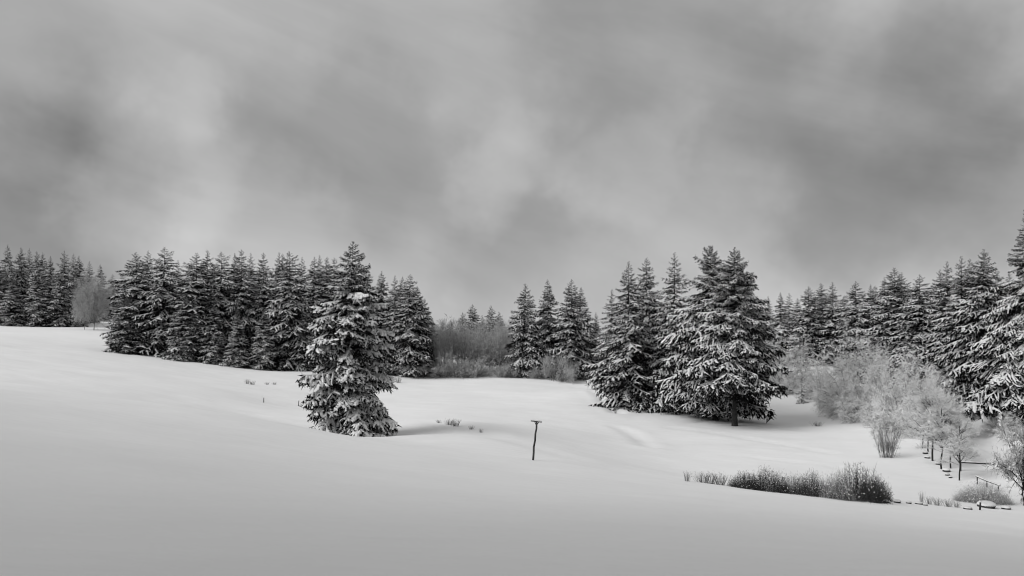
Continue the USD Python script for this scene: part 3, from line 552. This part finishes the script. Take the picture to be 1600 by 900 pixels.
for px, base, hpx, lab in ((411.8, 629, 7.5, 'short dark fence post in snow left of the lone spruce, farther out'), (466.5, 634, 8, 'short dark fence post in snow close to the left of the lone spruce'),
                           (952.5, 632, 11, 'thin post beside the ditch at the left foot of the spruce clump'), (1531, 797, 13, 'short thin post in the snow bank before the handrail bush')):
    b = hit(px, base); t = thing('fence_post', b, lab, 'post'); h = hpx * b[1] / F; p = str(t.GetPath())
    obj('stake', wire((0, 0, -.3), (.03, 0, h), .05 if h > .4 else .04, .04, 5, 7, .004), 'wood', p, smooth=True)
    obj('snow_cap', ridge(np.array([[-.04, 0, h], [0, 0, h + .01], [.09, 0, h]]), np.array([.03, .06, .03]), np.array([.03, .07, .03])), 'bough_snow', p, smooth=True)
# barrier across the track
a = hit(1502, 737); bb = hit(1592, 741); za, zb = (HY - 722) * a[1] / F, (HY - 727) * bb[1] / F
t = thing('track_barrier', a, 'long horizontal barrier pole across the snowy track, snow along its top', 'barrier'); p = str(t.GetPath())
A, B = np.array([0, 0, za - a[2]]), np.array([bb[0] - a[0], bb[1] - a[1], zb - a[2]])
bm = obj('beam', wire(A, B, .075, .065, 10, 8, .006), 'wood', p, smooth=True)
obj('snow_load', rail_snow(A + [0, 0, .06], B + [0, 0, .05], .065, .06, 24), 'bough_snow', str(bm.GetPath()), smooth=True)
obj('post', wire((0, .12, -.3), A + [0, .12, .12], .08, .07, 4, 8), 'wood', p, smooth=True)
obj('post', wire(B * [1, 1, 0] + [0, .12, bb[2] - a[2] - .3], B + [0, .12, .12], .08, .07, 4, 8), 'wood', p, smooth=True)
# little handrail
q = [hit(1527, 757), hit(1542, 762), hit(1560, 768)]; tops = [np.array([x[0], x[1], x[2] + hh * x[1] / F]) for x, hh in zip(q, (12, 10.5, 10))]
t = thing('handrail', q[0], 'short sloping wooden handrail on thin posts above the grey bush', 'handrail'); p = str(t.GetPath())
for i, (x, tt) in enumerate(zip(q, tops)):
    obj('post', wire(x - q[0] - [0, 0, .3], tt - q[0], .045, .04, 3, 7), 'wood', p, smooth=True)
e0, e1 = tops[0] + (tops[0] - tops[1]) * .12, tops[2] + (tops[2] - tops[1]) * .12
rl = obj('rail', (lambda g: g.get())(Geo().add(*wire(e0 - q[0], tops[1] - q[0], .05, n=4)).add(*wire(tops[1] - q[0], e1 - q[0], .05, n=4))), 'wood', p, smooth=True)
s = Geo(); s.add(*rail_snow(e0 - q[0] + [0, 0, .045], tops[1] - q[0] + [0, 0, .045], .06, .06)); s.add(*rail_snow(tops[1] - q[0] + [0, 0, .045], e1 - q[0] + [0, 0, .045], .06, .06))
obj('snow_load', s.get(), 'bough_snow', str(rl.GetPath()), smooth=True)

def rock(px, base, w, h, seed, label, group=None):
    b = hit(px, base); k = b[1] / F
    t = thing('snowy_rock', b, label, 'rock', group, rz=float(seed * 37 % 360)); p = str(t.GetPath())
    m = trimesh.creation.icosphere(3); v = m.vertices; nn = (meshkit.fbm(v * 1.6 + seed * 7.3, 3, seed) - .5)
    R = w * k / 2; Hh = h * k
    obj('boulder', (v * (1 + .55 * nn[:, None]) * [R, R * .8, Hh * .62] + [0, 0, Hh * .25], m.faces), 'stone', p, smooth=40)
    c = v[:, 2] > -.02; keep = c[m.faces].all(1); cv = v * (1.07 + .3 * (meshkit.fbm(v * 1.1 + seed * 3.1, 2, seed + 1) - .5)[:, None])
    cv = cv * [R * 1.0, R * .82, Hh * .52] + [0, 0, Hh * .38 + .02]
    obj('snow_cap', (cv, m.faces[keep]), 'bough_snow', p, smooth=True)
for i, (px, base, w, h) in enumerate([(1446, 709, 9, 5), (1449, 716, 10, 4.5), (1465.5, 726, 8, 4.5), (1478.5, 737, 11, 6), (1480, 743, 7, 4), (1485, 747, 6, 4)]):
    rock(px, base, w, h, i + 1, f'small dark rock under a snow cap, {ORD[i]} down the row of small trees', 'rocks along the row of small trees')
for i, (px, base, w, h) in enumerate([(1385, 786, 12, 5), (1402, 786, 12, 6), (1420, 787, 9, 4.5), (1436, 788, 11, 4), (1446, 790, 7, 3.5)]):
    rock(px, base, w, h, i + 11, f'dark streamside stone with snow on top, {ORD[i]}{"" if i == 0 else " from the left"} right of the dark clump', 'stones at the stream edge')
rock(1541, 793, 32, 10, 31, 'large rounded snow-covered boulder before the grey handrail bush')
for i, (px, base, w, h) in enumerate([(1512, 796, 12, 5), (1572, 796, 14, 6)]):
    rock(px, base, w, h, i + 33, ['low snowy stone to the left of the large boulder', 'low snowy stone to the right of the large boulder'][i])

# added spruces, out of view behind and to the left, to shade the nearest slope
w = UsdGeom.PointInstancer.Define(stage, '/World/added_shade_wood'); wr = np.random.default_rng(5)
tag(w.GetPrim(), 'added spruce wood out of view behind the viewpoint, shading the near slope', 'wood', kind='stuff')
forms = []
for k in 'cf':
    f = UsdGeom.Xform.Define(stage, f'/World/added_shade_wood/spruce_{k}form'); f.GetPrim().GetReferences().AddInternalReference(protos[k][0].GetPath()); f.GetPrim().SetInstanceable(True); forms.append(f.GetPath())
w.CreatePrototypesRel().SetTargets(forms)
P, S, I = [], [], []
spots = [(x, y) for x in np.arange(-44, 70, 4.2) for y in (-11 - .0006 * x * x, -17 - .0006 * x * x)] + [(x - .28 * y, y) for y in np.arange(-6, 22, 4.2) for x in (-49, -55)]
for x, y in spots:
        X, Y = x + wr.uniform(-1.2, 1.2), y + wr.uniform(-1.5, 1.5); k = wr.uniform(1.5, 2.0) if y < -8 else wr.uniform(.95, 1.5)
        P.append((X, Y, hz(X, Y) - .2)); S.append((k, k, k)); I.append(int(wr.integers(2)))
w.CreatePositionsAttr([Gf.Vec3f(*map(float, p)) for p in P]); w.CreateScalesAttr([Gf.Vec3f(*map(float, p)) for p in S]); w.CreateProtoIndicesAttr(I)
